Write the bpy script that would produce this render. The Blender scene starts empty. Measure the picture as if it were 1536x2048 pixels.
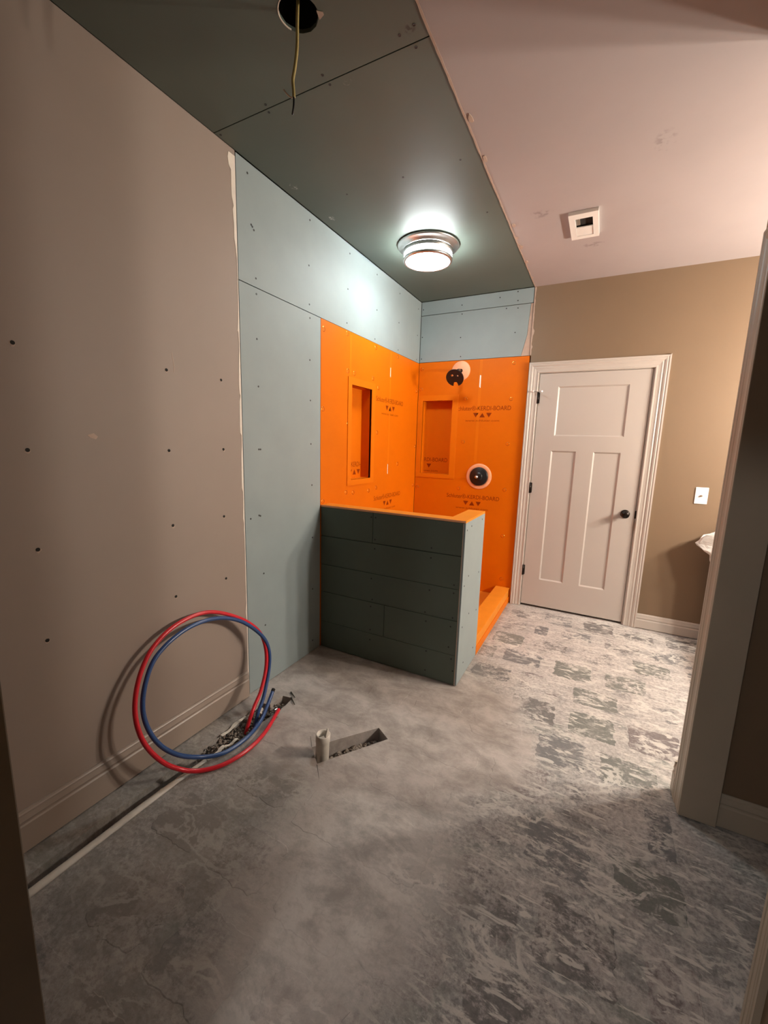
import bpy, bmesh, math, random
from math import sin, cos, pi, radians, sqrt
from mathutils import Vector, Matrix, noise
from mathutils.geometry import tessellate_polygon

random.seed(7)
S = bpy.context.scene
COL = S.collection

# ------------------------------------------------------------------ camera
H, D = 2.737, 3.8075          # ceiling height, back wall
cam_d = bpy.data.cameras.new('camera')
cam = bpy.data.objects.new('camera', cam_d)
COL.objects.link(cam)
S.camera = cam
yw, pt, rl = radians(-27.3559), radians(-9.4409), radians(1.6445)
fw = Vector((sin(yw)*cos(pt), cos(yw)*cos(pt), sin(pt)))
rt0 = Vector((cos(yw), -sin(yw), 0)); up0 = rt0.cross(fw)
rt = cos(rl)*rt0 + sin(rl)*up0
up = -sin(rl)*rt0 + cos(rl)*up0
m = Matrix((rt, up, -fw)).transposed().to_4x4()
m.translation = Vector((1.6361, 0.0, 1.4311))
cam.matrix_world = m
cam_d.sensor_fit = 'VERTICAL'
cam_d.sensor_height = 24.0
cam_d.lens = 827.6*24.0/2048.0
cam_d.clip_start = 0.01

# ------------------------------------------------------------------ world / exposure
w = bpy.data.worlds.new('world'); S.world = w; w.use_nodes = True
w.node_tree.nodes['Background'].inputs[0].default_value = (0.9, 0.85, 0.8, 1)
w.node_tree.nodes['Background'].inputs[1].default_value = 0.004
S.view_settings.view_transform = 'Standard'
S.view_settings.look = 'None'
S.view_settings.exposure = 0.0
S.view_settings.gamma = 1.0
S.view_settings.use_curve_mapping = False

FIX_E = 70.0      # ceiling fixture lens radiance
VAN_E = 820.0     # vanity globes radiance
HALL_E = 110.0     # hallway globe radiance
FIX_C = (0.93, 1.0, 1.0)
VAN_C = (1.0, 0.91, 0.80)
HALL_C = (1.0, 0.98, 0.94)

# ------------------------------------------------------------------ material helpers
MATS = {}
def nmat(name):
    mt = bpy.data.materials.new(name); mt.use_nodes = True
    nt = mt.node_tree
    MATS[name] = mt
    return mt, nt, nt.nodes['Principled BSDF']

def N(nt, typ, **kw):
    n = nt.nodes.new(typ)
    for k, v in kw.items(): setattr(n, k, v)
    return n

def pos_noise(nt, scale, detail=4, rough=0.55, dist=0.0, stretch=(1, 1, 1), rotz=0.0):
    g = N(nt, 'ShaderNodeNewGeometry')
    mp = N(nt, 'ShaderNodeMapping')
    mp.inputs['Scale'].default_value = stretch
    mp.inputs['Rotation'].default_value = (0, 0, rotz)
    nt.links.new(g.outputs['Position'], mp.inputs['Vector'])
    n = N(nt, 'ShaderNodeTexNoise')
    n.inputs['Scale'].default_value = scale
    n.inputs['Detail'].default_value = detail
    n.inputs['Roughness'].default_value = rough
    n.inputs['Distortion'].default_value = dist
    nt.links.new(mp.outputs[0], n.inputs['Vector'])
    return n.outputs['Fac']

def ramp(nt, src, a, b, ca=(0, 0, 0, 1), cb=(1, 1, 1, 1)):
    r = N(nt, 'ShaderNodeMapRange', interpolation_type='SMOOTHSTEP')
    r.inputs['From Min'].default_value = a; r.inputs['From Max'].default_value = b
    r.inputs['To Min'].default_value = ca[0]; r.inputs['To Max'].default_value = cb[0]
    nt.links.new(src, r.inputs['Value'])
    return r.outputs[0]

def mix(nt, fac, a, b):
    mx = N(nt, 'ShaderNodeMix', data_type='RGBA')
    for sock, v in ((mx.inputs[0], fac), (mx.inputs[6], a), (mx.inputs[7], b)):
        if isinstance(v, (int, float)): sock.default_value = v
        elif isinstance(v, tuple): sock.default_value = v if len(v) == 4 else (*v, 1)
        else: nt.links.new(v, sock)
    return mx.outputs[2]

def math_(nt, op, a, b=None, clamp=False):
    n = N(nt, 'ShaderNodeMath', operation=op, use_clamp=clamp)
    for i, v in enumerate((a, b)):
        if v is None: continue
        if isinstance(v, (int, float)): n.inputs[i].default_value = v
        else: nt.links.new(v, n.inputs[i])
    return n.outputs[0]

def bump(nt, bs, h, strength, dist=0.002):
    b = N(nt, 'ShaderNodeBump')
    b.inputs['Strength'].default_value = strength
    b.inputs['Distance'].default_value = dist
    nt.links.new(h, b.inputs['Height'])
    nt.links.new(b.outputs[0], bs.inputs['Normal'])

def plain(name, c, rough=0.6, metal=0.0, var=0.06, vs=6.0, bs=0.0, bscale=300, spec=0.5):
    mt, nt, b = nmat(name)
    b.inputs['Roughness'].default_value = rough
    b.inputs['Metallic'].default_value = metal
    b.inputs['Specular IOR Level'].default_value = spec
    f = pos_noise(nt, vs, 5)
    lo = tuple(x*(1-var*2) for x in c); hi = tuple(min(1, x*(1+var*2)) for x in c)
    nt.links.new(mix(nt, f, lo, hi), b.inputs['Base Color'])
    if bs: bump(nt, b, pos_noise(nt, bscale, 3), bs, 0.0006)
    return mt

def emit(name, c, s):
    mt, nt, b = nmat(name)
    b.inputs['Base Color'].default_value = (0.8, 0.8, 0.8, 1)
    b.inputs['Emission Color'].default_value = (*c, 1)
    b.inputs['Emission Strength'].default_value = s
    return mt

M_TAN = plain('tan_paint', (0.31, 0.245, 0.205), 0.62, var=0.03, vs=2.5, bs=0.10, bscale=420)
M_BACK = plain('warm_beige_paint', (0.195, 0.130, 0.078), 0.55, var=0.03, vs=2.5, bs=0.08, bscale=420)
M_CEIL = plain('blush_ceiling_paint', (0.40, 0.345, 0.335), 0.75, var=0.05, vs=1.8, bs=0.12, bscale=500)
def stains(mt, spots, col, opacity, ns=28):
    """smudges on the paint: (x, y, rx, ry) ellipses broken up by noise"""
    nt = mt.node_tree; b = nt.nodes['Principled BSDF']
    base = b.inputs['Base Color'].links[0].from_socket
    geo = N(nt, 'ShaderNodeNewGeometry'); sep = N(nt, 'ShaderNodeSeparateXYZ'); nt.links.new(geo.outputs['Position'], sep.inputs[0])
    tot = None
    for x, y, rx, ry in spots:
        ax = math_(nt, 'DIVIDE', math_(nt, 'SUBTRACT', sep.outputs[0], x), rx)
        ay = math_(nt, 'DIVIDE', math_(nt, 'SUBTRACT', sep.outputs[1], y), ry)
        d = math_(nt, 'ADD', math_(nt, 'MULTIPLY', ax, ax), math_(nt, 'MULTIPLY', ay, ay))
        m_ = ramp(nt, d, 0.1, 1.0, (1, 1, 1, 1), (0, 0, 0, 1))
        tot = m_ if tot is None else math_(nt, 'MAXIMUM', tot, m_)
    f = math_(nt, 'MULTIPLY', math_(nt, 'MULTIPLY', tot, ramp(nt, pos_noise(nt, ns, 5), 0.46, 0.60)), opacity)
    nt.links.new(mix(nt, f, base, col), b.inputs['Base Color'])
stains(M_CEIL, [(1.74, 2.31, .05, .09), (1.18, 2.69, .09, .05), (1.45, 3.2, .08, .04)], (0.16, 0.13, 0.12), 0.45)
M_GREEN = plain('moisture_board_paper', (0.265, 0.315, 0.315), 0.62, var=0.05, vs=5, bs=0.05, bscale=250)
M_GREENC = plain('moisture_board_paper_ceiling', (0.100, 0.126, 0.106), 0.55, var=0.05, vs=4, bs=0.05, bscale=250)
stains(M_GREENC, [(0.067, 1.90, .022, .03), (0.074, 2.24, .02, .03), (0.667, 1.482, .02, .015)], (0.5, 0.5, 0.47), 0.8, 60)
stains(M_GREENC, [(0.955, 1.40, .022, .02)], (0.02, 0.02, 0.015), 0.8, 60)
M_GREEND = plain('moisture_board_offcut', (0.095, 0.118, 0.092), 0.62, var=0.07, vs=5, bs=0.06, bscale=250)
M_ORANGE = plain('orange_foam_board', (0.66, 0.142, 0.0004), 0.50, var=0.05, vs=3, bs=0.18, bscale=700, spec=0.15)
M_ORANGE2 = plain('orange_membrane', (0.72, 0.24, 0.018), 0.55, var=0.06, vs=9, bs=0.2, bscale=600, spec=0.2)
M_ORANGE3 = plain('orange_flange', (0.70, 0.165, 0.002), 0.5, var=0.04, vs=6, bs=0.1, bscale=600, spec=0.15)
M_SEAL = plain('salmon_gasket', (0.90, 0.42, 0.22), 0.5, var=0.05, vs=20)
M_PRINT = plain('board_print', (0.24, 0.032, 0.001), 0.6, var=0.12, vs=60, spec=0.1)
M_WHITEMARK = plain('white_paint_mark', (0.9, 0.85, 0.75), 0.5, var=0.02)
M_TRIM = plain('cream_trim_paint', (0.51, 0.455, 0.405), 0.38, var=0.03, vs=3)
M_BASE = plain('tan_trim_paint', (0.32, 0.255, 0.21), 0.40, var=0.04, vs=4)
M_JAMB = plain('taupe_trim_paint', (0.42, 0.36, 0.28), 0.42, var=0.05, vs=4)
M_STAIN = plain('brown_stained_trim', (0.115, 0.080, 0.042), 0.45, var=0.1, vs=8)
M_DOOR = plain('cream_door_paint', (0.475, 0.425, 0.385), 0.40, var=0.025, vs=2)
M_PAPER = plain('torn_white_paper', (0.78, 0.70, 0.60), 0.8, var=0.06, vs=30, bs=0.3, bscale=200)
M_PAPER2 = plain('torn_tan_paper', (0.46, 0.34, 0.27), 0.8, var=0.10, vs=30, bs=0.3, bscale=200)
M_DARK = plain('dark_void', (0.012, 0.010, 0.008), 0.9, var=0.1)
M_STUD = plain('raw_framing', (0.045, 0.040, 0.032), 0.8, var=0.1)
M_BLACK = plain('black_plastic', (0.010, 0.010, 0.011), 0.35, var=0.05)
M_BRONZE = plain('dark_bronze', (0.018, 0.014, 0.012), 0.28, metal=0.6, var=0.1)
M_STEEL = plain('galvanized_steel', (0.62, 0.60, 0.56), 0.32, metal=1.0, var=0.1, vs=40)
M_WASH = plain('orange_washer', (0.70, 0.26, 0.05), 0.25, metal=0.85, var=0.1, vs=60)
M_NICK = plain('brushed_nickel', (0.60, 0.60, 0.60), 0.30, metal=1.0, var=0.03)
M_SCREW = plain('black_screw', (0.02, 0.02, 0.02), 0.5, var=0.05)
M_WPLAST = plain('white_plastic', (0.85, 0.82, 0.78), 0.35, var=0.02)
M_PVC = plain('dusty_pvc', (0.60, 0.555, 0.485), 0.55, var=0.12, vs=25, bs=0.15, bscale=90)
M_RED = plain('red_pex', (0.62, 0.018, 0.030), 0.28, var=0.04, vs=12)
M_BLUE = plain('blue_pex', (0.030, 0.075, 0.21), 0.28, var=0.05, vs=12)
M_WIREY = plain('cream_wire_jacket', (0.52, 0.42, 0.16), 0.45, var=0.08, vs=40)
M_COPPER = plain('bare_conductor', (0.45, 0.36, 0.25), 0.45, metal=0.3, var=0.05)
M_GRAVEL = plain('grey_gravel', (0.20, 0.165, 0.135), 0.85, var=0.45, vs=45)
M_CHIP = plain('plaster_chip', (0.66, 0.61, 0.53), 0.8, var=0.1, vs=30)
M_CAB = plain('dark_wood_cabinet', (0.10, 0.08, 0.06), 0.4, var=0.02)
M_TOP = plain('stone_counter', (0.10, 0.09, 0.085), 0.25, var=0.15, vs=30)
M_FIXLENS = emit('lit_lens', FIX_C, FIX_E)
M_FIXSIDE = emit('lit_glass_side', FIX_C, FIX_E*1.35)
M_VAN = emit('lit_globe', VAN_C, VAN_E)
M_HALL = emit('hall_globe', HALL_C, HALL_E)

mt, nt, b = nmat('clear_plastic_bag')
b.inputs['Base Color'].default_value = (0.86, 0.84, 0.80, 1)
b.inputs['Roughness'].default_value = 0.25
b.inputs['Subsurface Weight'].default_value = 0.0
b.inputs['Alpha'].default_value = 0.88
bump(nt, b, pos_noise(nt, 18, 5, dist=1.5), 0.6, 0.01)
M_BAG = mt

# ---- floor: worn stone paving under thinset and dust
def floor_nodes(name, stone):
    mt, nt, b = nmat(name)
    geo = N(nt, 'ShaderNodeNewGeometry')
    sep = N(nt, 'ShaderNodeSeparateXYZ'); nt.links.new(geo.outputs['Position'], sep.inputs[0])
    X, Y = sep.outputs[0], sep.outputs[1]
    # trowel streaks (long in x), clumps, fine grit
    st = pos_noise(nt, 17.0, 10, 0.70, 0.35, (0.60, 1.5, 1), radians(12))
    st2 = pos_noise(nt, 6.0, 10, 0.72, 0.25, (0.85, 1.2, 1), radians(-10))
    cl = pos_noise(nt, 3.1, 6, 0.6, 0.5, (1, 1.2, 1))
    gr = pos_noise(nt, 60, 8, 0.75)
    big = pos_noise(nt, 1.25, 3, 0.5)
    # poured repair by the half wall and the drain: ellipse with a ragged rim
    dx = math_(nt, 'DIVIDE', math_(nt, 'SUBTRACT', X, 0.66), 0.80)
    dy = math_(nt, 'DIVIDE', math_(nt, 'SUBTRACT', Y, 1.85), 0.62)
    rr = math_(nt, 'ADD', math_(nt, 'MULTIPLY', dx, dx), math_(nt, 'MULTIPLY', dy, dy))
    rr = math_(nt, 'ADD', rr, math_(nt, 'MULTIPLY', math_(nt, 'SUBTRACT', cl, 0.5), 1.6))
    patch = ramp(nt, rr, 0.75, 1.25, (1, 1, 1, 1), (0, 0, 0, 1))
    # where old adhesive stayed thick (towards the door) or was ground away (foreground, left)
    nf = math_(nt, 'ADD', Y, math_(nt, 'MULTIPLY', math_(nt, 'SUBTRACT', big, 0.5), 2.0))
    thick = ramp(nt, nf, 0.7, 2.7)
    lf = math_(nt, 'ADD', X, math_(nt, 'MULTIPLY', math_(nt, 'SUBTRACT', cl, 0.5), 0.9))
    left = ramp(nt, lf, 0.70, 1.40, (1, 1, 1, 1), (0, 0, 0, 1))
    thin = mix(nt, ramp(nt, gr, 0.32, 0.68), (0.30, 0.275, 0.255), (0.58, 0.54, 0.51))
    thin = mix(nt, math_(nt, 'MULTIPLY', ramp(nt, st2, 0.56, 0.38), 0.65), thin, (0.28, 0.26, 0.25))
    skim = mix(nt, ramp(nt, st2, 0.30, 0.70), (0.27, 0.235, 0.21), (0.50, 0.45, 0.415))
    ground = mix(nt, ramp(nt, gr, 0.3, 0.7), (0.160, 0.158, 0.152), (0.33, 0.322, 0.307))
    tint = pos_noise(nt, 2.6, 3)
    ground = mix(nt, math_(nt, 'MULTIPLY', ramp(nt, tint, 0.50, 0.62), 0.45), ground, (0.20, 0.225, 0.19))
    # streak coverage: threshold drops where adhesive is thick
    thr = math_(nt, 'ADD', math_(nt, 'MULTIPLY', st, 0.40), math_(nt, 'MULTIPLY', st2, 0.60))
    if stone:
        oi = N(nt, 'ShaderNodeObjectInfo')
        r = N(nt, 'ShaderNodeValToRGB'); cr = r.color_ramp; cr.interpolation = 'CONSTANT'
        cols = [(0.150, 0.142, 0.138), (0.118, 0.124, 0.130), (0.132, 0.143, 0.126), (0.150, 0.122, 0.122), (0.120, 0.114, 0.110), (0.140, 0.144, 0.148)]
        cr.elements[0].color = (*cols[0], 1); cr.elements[1].position = 1/6; cr.elements[1].color = (*cols[1], 1)
        for k in range(2, 6):
            e = cr.elements.new(k/6); e.color = (*cols[k], 1)
        nt.links.new(oi.outputs['Random'], r.inputs[0])
        base = mix(nt, math_(nt, 'MULTIPLY', ramp(nt, gr, 0.3, 0.7), 0.55), r.outputs[0], (0.26, 0.243, 0.232))
        shift = math_(nt, 'MULTIPLY', math_(nt, 'SUBTRACT', math_(nt, 'FRACT', math_(nt, 'MULTIPLY', oi.outputs['Random'], 17.3)), 0.40), 0.15)
        cov = ramp(nt, math_(nt, 'ADD', math_(nt, 'ADD', thr, shift), math_(nt, 'MULTIPLY', math_(nt, 'SUBTRACT', gr, 0.5), 0.25)), 0.485, 0.575)
        op = math_(nt, 'ADD', 0.62, math_(nt, 'MULTIPLY', thick, 0.36))
        col = mix(nt, math_(nt, 'MULTIPLY', cov, op), base, thin)
    else:
        off = math_(nt, 'ADD', 0.015, math_(nt, 'MULTIPLY', thick, 0.095))
        cov = ramp(nt, math_(nt, 'ADD', math_(nt, 'ADD', thr, off), math_(nt, 'MULTIPLY', math_(nt, 'SUBTRACT', gr, 0.5), 0.25)), 0.475, 0.585)
        op = math_(nt, 'ADD', 0.60, math_(nt, 'MULTIPLY', thick, 0.40))
        col = mix(nt, math_(nt, 'MULTIPLY', cov, op), ground, thin)
    # pale hairline ridges of old adhesive
    rid = math_(nt, 'ABSOLUTE', math_(nt, 'SUBTRACT', pos_noise(nt, 5.5, 8, 0.62, 0.4, (0.8, 1.3, 1), radians(20)), 0.5))
    vein = math_(nt, 'MULTIPLY', ramp(nt, rid, 0.008, 0.040, (1, 1, 1, 1), (0, 0, 0, 1)), ramp(nt, cl, 0.42, 0.60))
    fl_ = math_(nt, 'MULTIPLY', ramp(nt, pos_noise(nt, 26, 5, 0.6, 0.6, (0.45, 1.5, 1), radians(14)), 0.555, 0.62), ramp(nt, X, 1.0, 1.6))
    vein = math_(nt, 'MAXIMUM', vein, fl_)
    col = mix(nt, math_(nt, 'MULTIPLY', vein, 0.85), col, (0.60, 0.57, 0.52))
    # pale dust from drain to doorway, lightened to paint in light on floor centre
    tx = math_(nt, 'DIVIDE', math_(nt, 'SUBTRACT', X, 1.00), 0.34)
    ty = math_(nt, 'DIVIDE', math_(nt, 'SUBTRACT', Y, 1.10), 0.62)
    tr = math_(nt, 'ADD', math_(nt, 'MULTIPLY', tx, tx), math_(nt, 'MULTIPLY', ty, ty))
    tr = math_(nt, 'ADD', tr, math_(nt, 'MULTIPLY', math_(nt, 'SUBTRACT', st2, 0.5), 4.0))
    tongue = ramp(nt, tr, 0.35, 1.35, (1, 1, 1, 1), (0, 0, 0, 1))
    # dust film over the left foreground
    dust = math_(nt, 'MULTIPLY', left, math_(nt, 'ADD', 0.30, math_(nt, 'MULTIPLY', ramp(nt, cl, 0.35, 0.65), 0.40)))
    dustc = mix(nt, st2, (0.175, 0.155, 0.133), (0.31, 0.272, 0.235))
    col = mix(nt, dust, col, dustc)
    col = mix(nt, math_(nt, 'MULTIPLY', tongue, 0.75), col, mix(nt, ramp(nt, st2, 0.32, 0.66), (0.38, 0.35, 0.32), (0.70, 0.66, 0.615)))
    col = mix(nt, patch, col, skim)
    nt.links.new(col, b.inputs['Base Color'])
    b.inputs['Roughness'].default_value = 0.72
    h = math_(nt, 'ADD', math_(nt, 'MULTIPLY', thr, 1.0), math_(nt, 'MULTIPLY', gr, 0.25))
    bump(nt, b, h, 0.45, 0.006)
    return mt
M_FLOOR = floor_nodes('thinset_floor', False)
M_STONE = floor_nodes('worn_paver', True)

# ------------------------------------------------------------------ geometry helpers
WP = {}     # world position of every object's origin
def link(o, parent=None):
    COL.objects.link(o)
    if parent is not None:
        o.parent = parent
        o.matrix_parent_inverse = Matrix.Translation(-WP[parent.name])
    return o

def obj(name, verts, faces, mat, parent=None, smooth=False, at=None):
    vs = [Vector(v) for v in verts]
    if at is None:
        lo = Vector((min(v.x for v in vs), min(v.y for v in vs), min(v.z for v in vs)))
        hi = Vector((max(v.x for v in vs), max(v.y for v in vs), max(v.z for v in vs)))
        at = (lo+hi)/2
    at = Vector(at)
    me = bpy.data.meshes.new(name)
    me.from_pydata([v-at for v in vs], [], faces)
    bm = bmesh.new(); bm.from_mesh(me)
    bmesh.ops.recalc_face_normals(bm, faces=bm.faces[:])
    bm.to_mesh(me); bm.free()
    me.materials.append(mat)
    if smooth:
        for p in me.polygons: p.use_smooth = True
    o = bpy.data.objects.new(name, me)
    o.location = at
    link(o, parent)
    WP[o.name] = at
    return o

def inst(src, name, loc, parent, rot=None):
    o = bpy.data.objects.new(name, src)
    o.location = loc
    if rot is not None: o.rotation_euler = rot
    link(o, parent); WP[o.name] = Vector(loc)
    return o

def empty(name, loc):
    o = bpy.data.objects.new(name, None); o.empty_display_size = 0.05
    o.location = loc; COL.objects.link(o); WP[o.name] = Vector(loc)
    return o

def tag(o, label=None, cat=None, group=None, kind=None):
    if label: o['label'] = label
    if cat: o['category'] = cat
    if group: o['group'] = group
    if kind: o['kind'] = kind
    return o

class MB:
    def __init__(s): s.v = []; s.f = []
    def add(s, vs, fs):
        n = len(s.v); s.v += [tuple(v) for v in vs]; s.f += [tuple(i+n for i in f) for f in fs]; return s
    def box(s, a, b):
        x0, y0, z0 = a; x1, y1, z1 = b
        return s.add([(x0, y0, z0), (x1, y0, z0), (x1, y1, z0), (x0, y1, z0), (x0, y0, z1), (x1, y0, z1), (x1, y1, z1), (x0, y1, z1)],
                     [(0, 3, 2, 1), (4, 5, 6, 7), (0, 1, 5, 4), (1, 2, 6, 5), (2, 3, 7, 6), (3, 0, 4, 7)])
    def bbox(s, a, b, c=0.002):
        """box with chamfered edges"""
        bm = bmesh.new(); bmesh.ops.create_cube(bm, size=1)
        for v in bm.verts:
            v.co = Vector([(a[i]+b[i])/2 + v.co[i]*(b[i]-a[i]) for i in range(3)])
        bmesh.ops.bevel(bm, geom=bm.edges[:], offset=c, segments=1, affect='EDGES')
        bm.verts.index_update()
        s.add([v.co[:] for v in bm.verts], [tuple(v.index for v in f.verts) for f in bm.faces])
        bm.free(); return s
    def lathe(s, prof, c, ax, n=40, cap0=False, cap1=False):
        """prof: (r, h) list around axis ax from centre c"""
        ax = Vector(ax).normalized(); t = Vector((0, 0, 1)) if abs(ax.z) < .9 else Vector((1, 0, 0))
        u = ax.cross(t).normalized(); v = ax.cross(u); c = Vector(c)
        vs = []; fs = []
        for r, h in prof:
            for k in range(n):
                a = 2*pi*k/n
                vs.append(c + ax*h + (u*cos(a)+v*sin(a))*r)
        for i in range(len(prof)-1):
            for k in range(n):
                k2 = (k+1) % n
                fs.append((i*n+k, i*n+k2, (i+1)*n+k2, (i+1)*n+k))
        if cap0: fs.append(tuple(range(n)))
        if cap1: fs.append(tuple(range((len(prof)-1)*n, len(prof)*n)))
        return s.add(vs, fs)
    def tube(s, pts, r, n=12, rad=None, caps=True):
        pts = [Vector(p) for p in pts]; vs = []; fs = []
        t0 = (pts[1]-pts[0]).normalized()
        u = t0.cross(Vector((0, 0, 1)) if abs(t0.z) < .9 else Vector((1, 0, 0))).normalized()
        for i, p in enumerate(pts):
            t = (pts[min(i+1, len(pts)-1)]-pts[max(i-1, 0)]).normalized()
            u = (u - t*u.dot(t)).normalized(); v = t.cross(u)
            rr = rad[i] if rad else r
            for k in range(n):
                a = 2*pi*k/n; vs.append(p+(u*cos(a)+v*sin(a))*rr)
        for i in range(len(pts)-1):
            for k in range(n):
                k2 = (k+1) % n
                fs.append((i*n+k, i*n+k2, (i+1)*n+k2, (i+1)*n+k))
        if caps:
            fs.append(tuple(range(n))); fs.append(tuple(range((len(pts)-1)*n, len(pts)*n)))
        return s.add(vs, fs)
    def slab(s, outer, holes, mp, t0, t1):
        """polygon with holes (2D) extruded between t0 and t1; mp(u,v,t)->3D"""
        loops = [outer]+list(holes)
        tris = tessellate_polygon([[Vector((u, v, 0)) for u, v in l] for l in loops])
        flat = [p for l in loops for p in l]; n = len(flat)
        vs = [mp(u, v, t0) for u, v in flat]+[mp(u, v, t1) for u, v in flat]
        fs = [tuple(t) for t in tris]+[tuple(i+n for i in t) for t in tris]
        o = 0
        for l in loops:
            k = len(l)
            for i in range(k):
                j = (i+1) % k
                fs.append((o+i, o+j, n+o+j, n+o+i))
            o += k
        return s.add(vs, fs)
    def build(s, name, mat, parent=None, smooth=False, at=None):
        return obj(name, s.v, s.f, mat, parent, smooth, at)

def rect(u0, v0, u1, v1): return [(u0, v0), (u1, v0), (u1, v1), (u0, v1)]
def circ(u, v, r, n=32, wob=0.0):
    return [(u+(r+wob*random.uniform(-1, 1))*cos(2*pi*k/n), v+(r+wob*random.uniform(-1, 1))*sin(2*pi*k/n)) for k in range(n)]
LW = lambda u, v, t: (t, u, v)          # left wall: u=y, v=z, t=x
BW = lambda u, v, t: (u, D+t, v)        # back wall: u=x, v=z
CW = lambda u, v, t: (u, v, H+t)        # ceiling:  u=x, v=y
def panel(name, outer, mp, t0, t1, mat, parent, holes=()):
    return MB().slab(outer, holes, mp, t0, t1).build(name, mat, parent)

def catmull(pts, sub=8):
    P = [Vector(p) for p in pts]; P = [P[0]*2-P[1]]+P+[P[-1]*2-P[-2]]; out = []
    for i in range(1, len(P)-2):
        for k in range(sub):
            t = k/sub
            a, b_, c, d = P[i-1], P[i], P[i+1], P[i+2]
            out.append(0.5*((2*b_)+(c-a)*t+(2*a-5*b_+4*c-d)*t*t+(3*b_-a-3*c+d)*t**3))
    out.append(P[-2]); return out

def smooth_by_angle(o, ang=40):
    for p in o.data.polygons: p.use_smooth = True
    try: o.data.set_sharp_from_angle(angle=radians(ang))
    except Exception: pass
    return o

# shared small pieces -------------------------------------------------
def mesh_of(mb, name, mat, smooth=False):
    me = bpy.data.meshes.new(name); me.from_pydata([Vector(v) for v in mb.v], [], mb.f)
    bm = bmesh.new(); bm.from_mesh(me); bmesh.ops.recalc_face_normals(bm, faces=bm.faces[:]); bm.to_mesh(me); bm.free()
    me.materials.append(mat)
    if smooth:
        for p in me.polygons: p.use_smooth = True
    return me
def three(fn):
    """screw meshes facing +x (left wall), -y (back/half wall), -z (ceiling)"""
    return {k: fn(Vector(a)) for k, a in (('L', (1, 0, 0)), ('B', (0, -1, 0)), ('C', (0, 0, -1)))}
SCREW = three(lambda a: mesh_of(MB().lathe([(0.0052, -0.0005), (0.0050, 0.0006), (0.0020, 0.0002)], (0, 0, 0), a, 10, cap1=True), 'screw', M_SCREW))
WASH = three(lambda a: mesh_of(MB().lathe([(0.0165, -0.0005), (0.0155, 0.0012), (0.0090, -0.0022), (0.0060, -0.0028), (0.0055, -0.0012), (0.0020, -0.0010)], (0, 0, 0), a, 14, cap1=True), 'washer', M_WASH, True))
def screws(parent, kind, pts, off=0.0004, src=SCREW, name='screw'):
    for u, v in pts:
        p = {'L': (off, u, v), 'B': (u, D-off, v), 'C': (u, v, H-off)}[kind]
        inst(src[kind], name, p, parent)

def sweep_member(name, p0, p1, o0, o1, prof, mp, mat, parent):
    """mitred moulding: prof (u across, v proud), path p0->p1, offset directions o0/o1"""
    vs = []; n = len(prof)
    for p, o in ((p0, o0), (p1, o1)):
        for u, v in prof: vs.append(mp(p[0]+o[0]*u, p[1]+o[1]*u, v))
    fs = [(i, (i+1) % n, n+(i+1) % n, n+i) for i in range(n)]+[tuple(range(n)), tuple(range(n, 2*n))]
    return obj(name, vs, fs, mat, parent)
def casing_prof(wd=0.088):
    k = wd/0.088
    return [(0, 0), (0, 0.010), (0.004*k, 0.0125), (0.012*k, 0.0125), (0.014*k, 0.0095), (0.030*k, 0.0115), (0.040*k, 0.0150), (0.045*k, 0.0125),
            (0.050*k, 0.0125), (0.056*k, 0.0175), (0.066*k, 0.0205), (0.070*k, 0.0175), (0.074*k, 0.0175), (0.078*k, 0.0215), (0.088*k, 0.0215), (0.088*k, 0)]
def base_prof(h):
    return [(0, 0), (0, 0.014), (h-0.052, 0.014), (h-0.046, 0.0105), (h-0.040, 0.0105), (h-0.034, 0.0135), (h-0.016, 0.0095), (h-0.010, 0.0095), (h-0.006, 0.007), (h, 0.005), (h, 0)]

# =================================================================== STRUCTURE
yA, yO, zS, xE = 1.5716, 2.2327, 2.189, 1.007
XR = 3.70          # far right wall of the vanity alcove
Y0 = -2.2          # hallway end
G = 0.0022         # half joint

# ---- left wall
wl = MB().box((-0.16, Y0, -0.15), (-0.15, D+0.16, H+0.16)).build('wall_left', M_STUD)
tag(wl, kind='structure')
panel('painted_drywall', rect(Y0, 0, yA-0.006, H), LW, -0.013, 0, M_TAN, wl)
up_p = panel('drywall_panel', rect(yA, zS+G, D, H-0.003), LW, -0.013, -0.001, M_GREEN, wl)
lo_p = panel('drywall_panel', rect(yA, 0.004, yO-0.001, zS-G), LW, -0.013, -0.001, M_GREEN, wl)
NL = (2.604, 1.155, 2.896, 1.838)       # niche opening y0,z0,y1,z1
orl = panel('foam_board', rect(yO+0.001, 0.004, D, zS-0.001), LW, -0.013, 0.0, M_ORANGE, wl, [rect(*NL)])
tag(orl, label='bright orange shower board with printed lettering on the side wall')

def jag(seq, base, side):
    """irregular torn strip along a line: seq of (pos, width)"""
    return [(base, p) for p, _ in seq]+[(base+side*wd, p) for p, wd in reversed(seq)]
rnd = random.Random(3)
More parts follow.
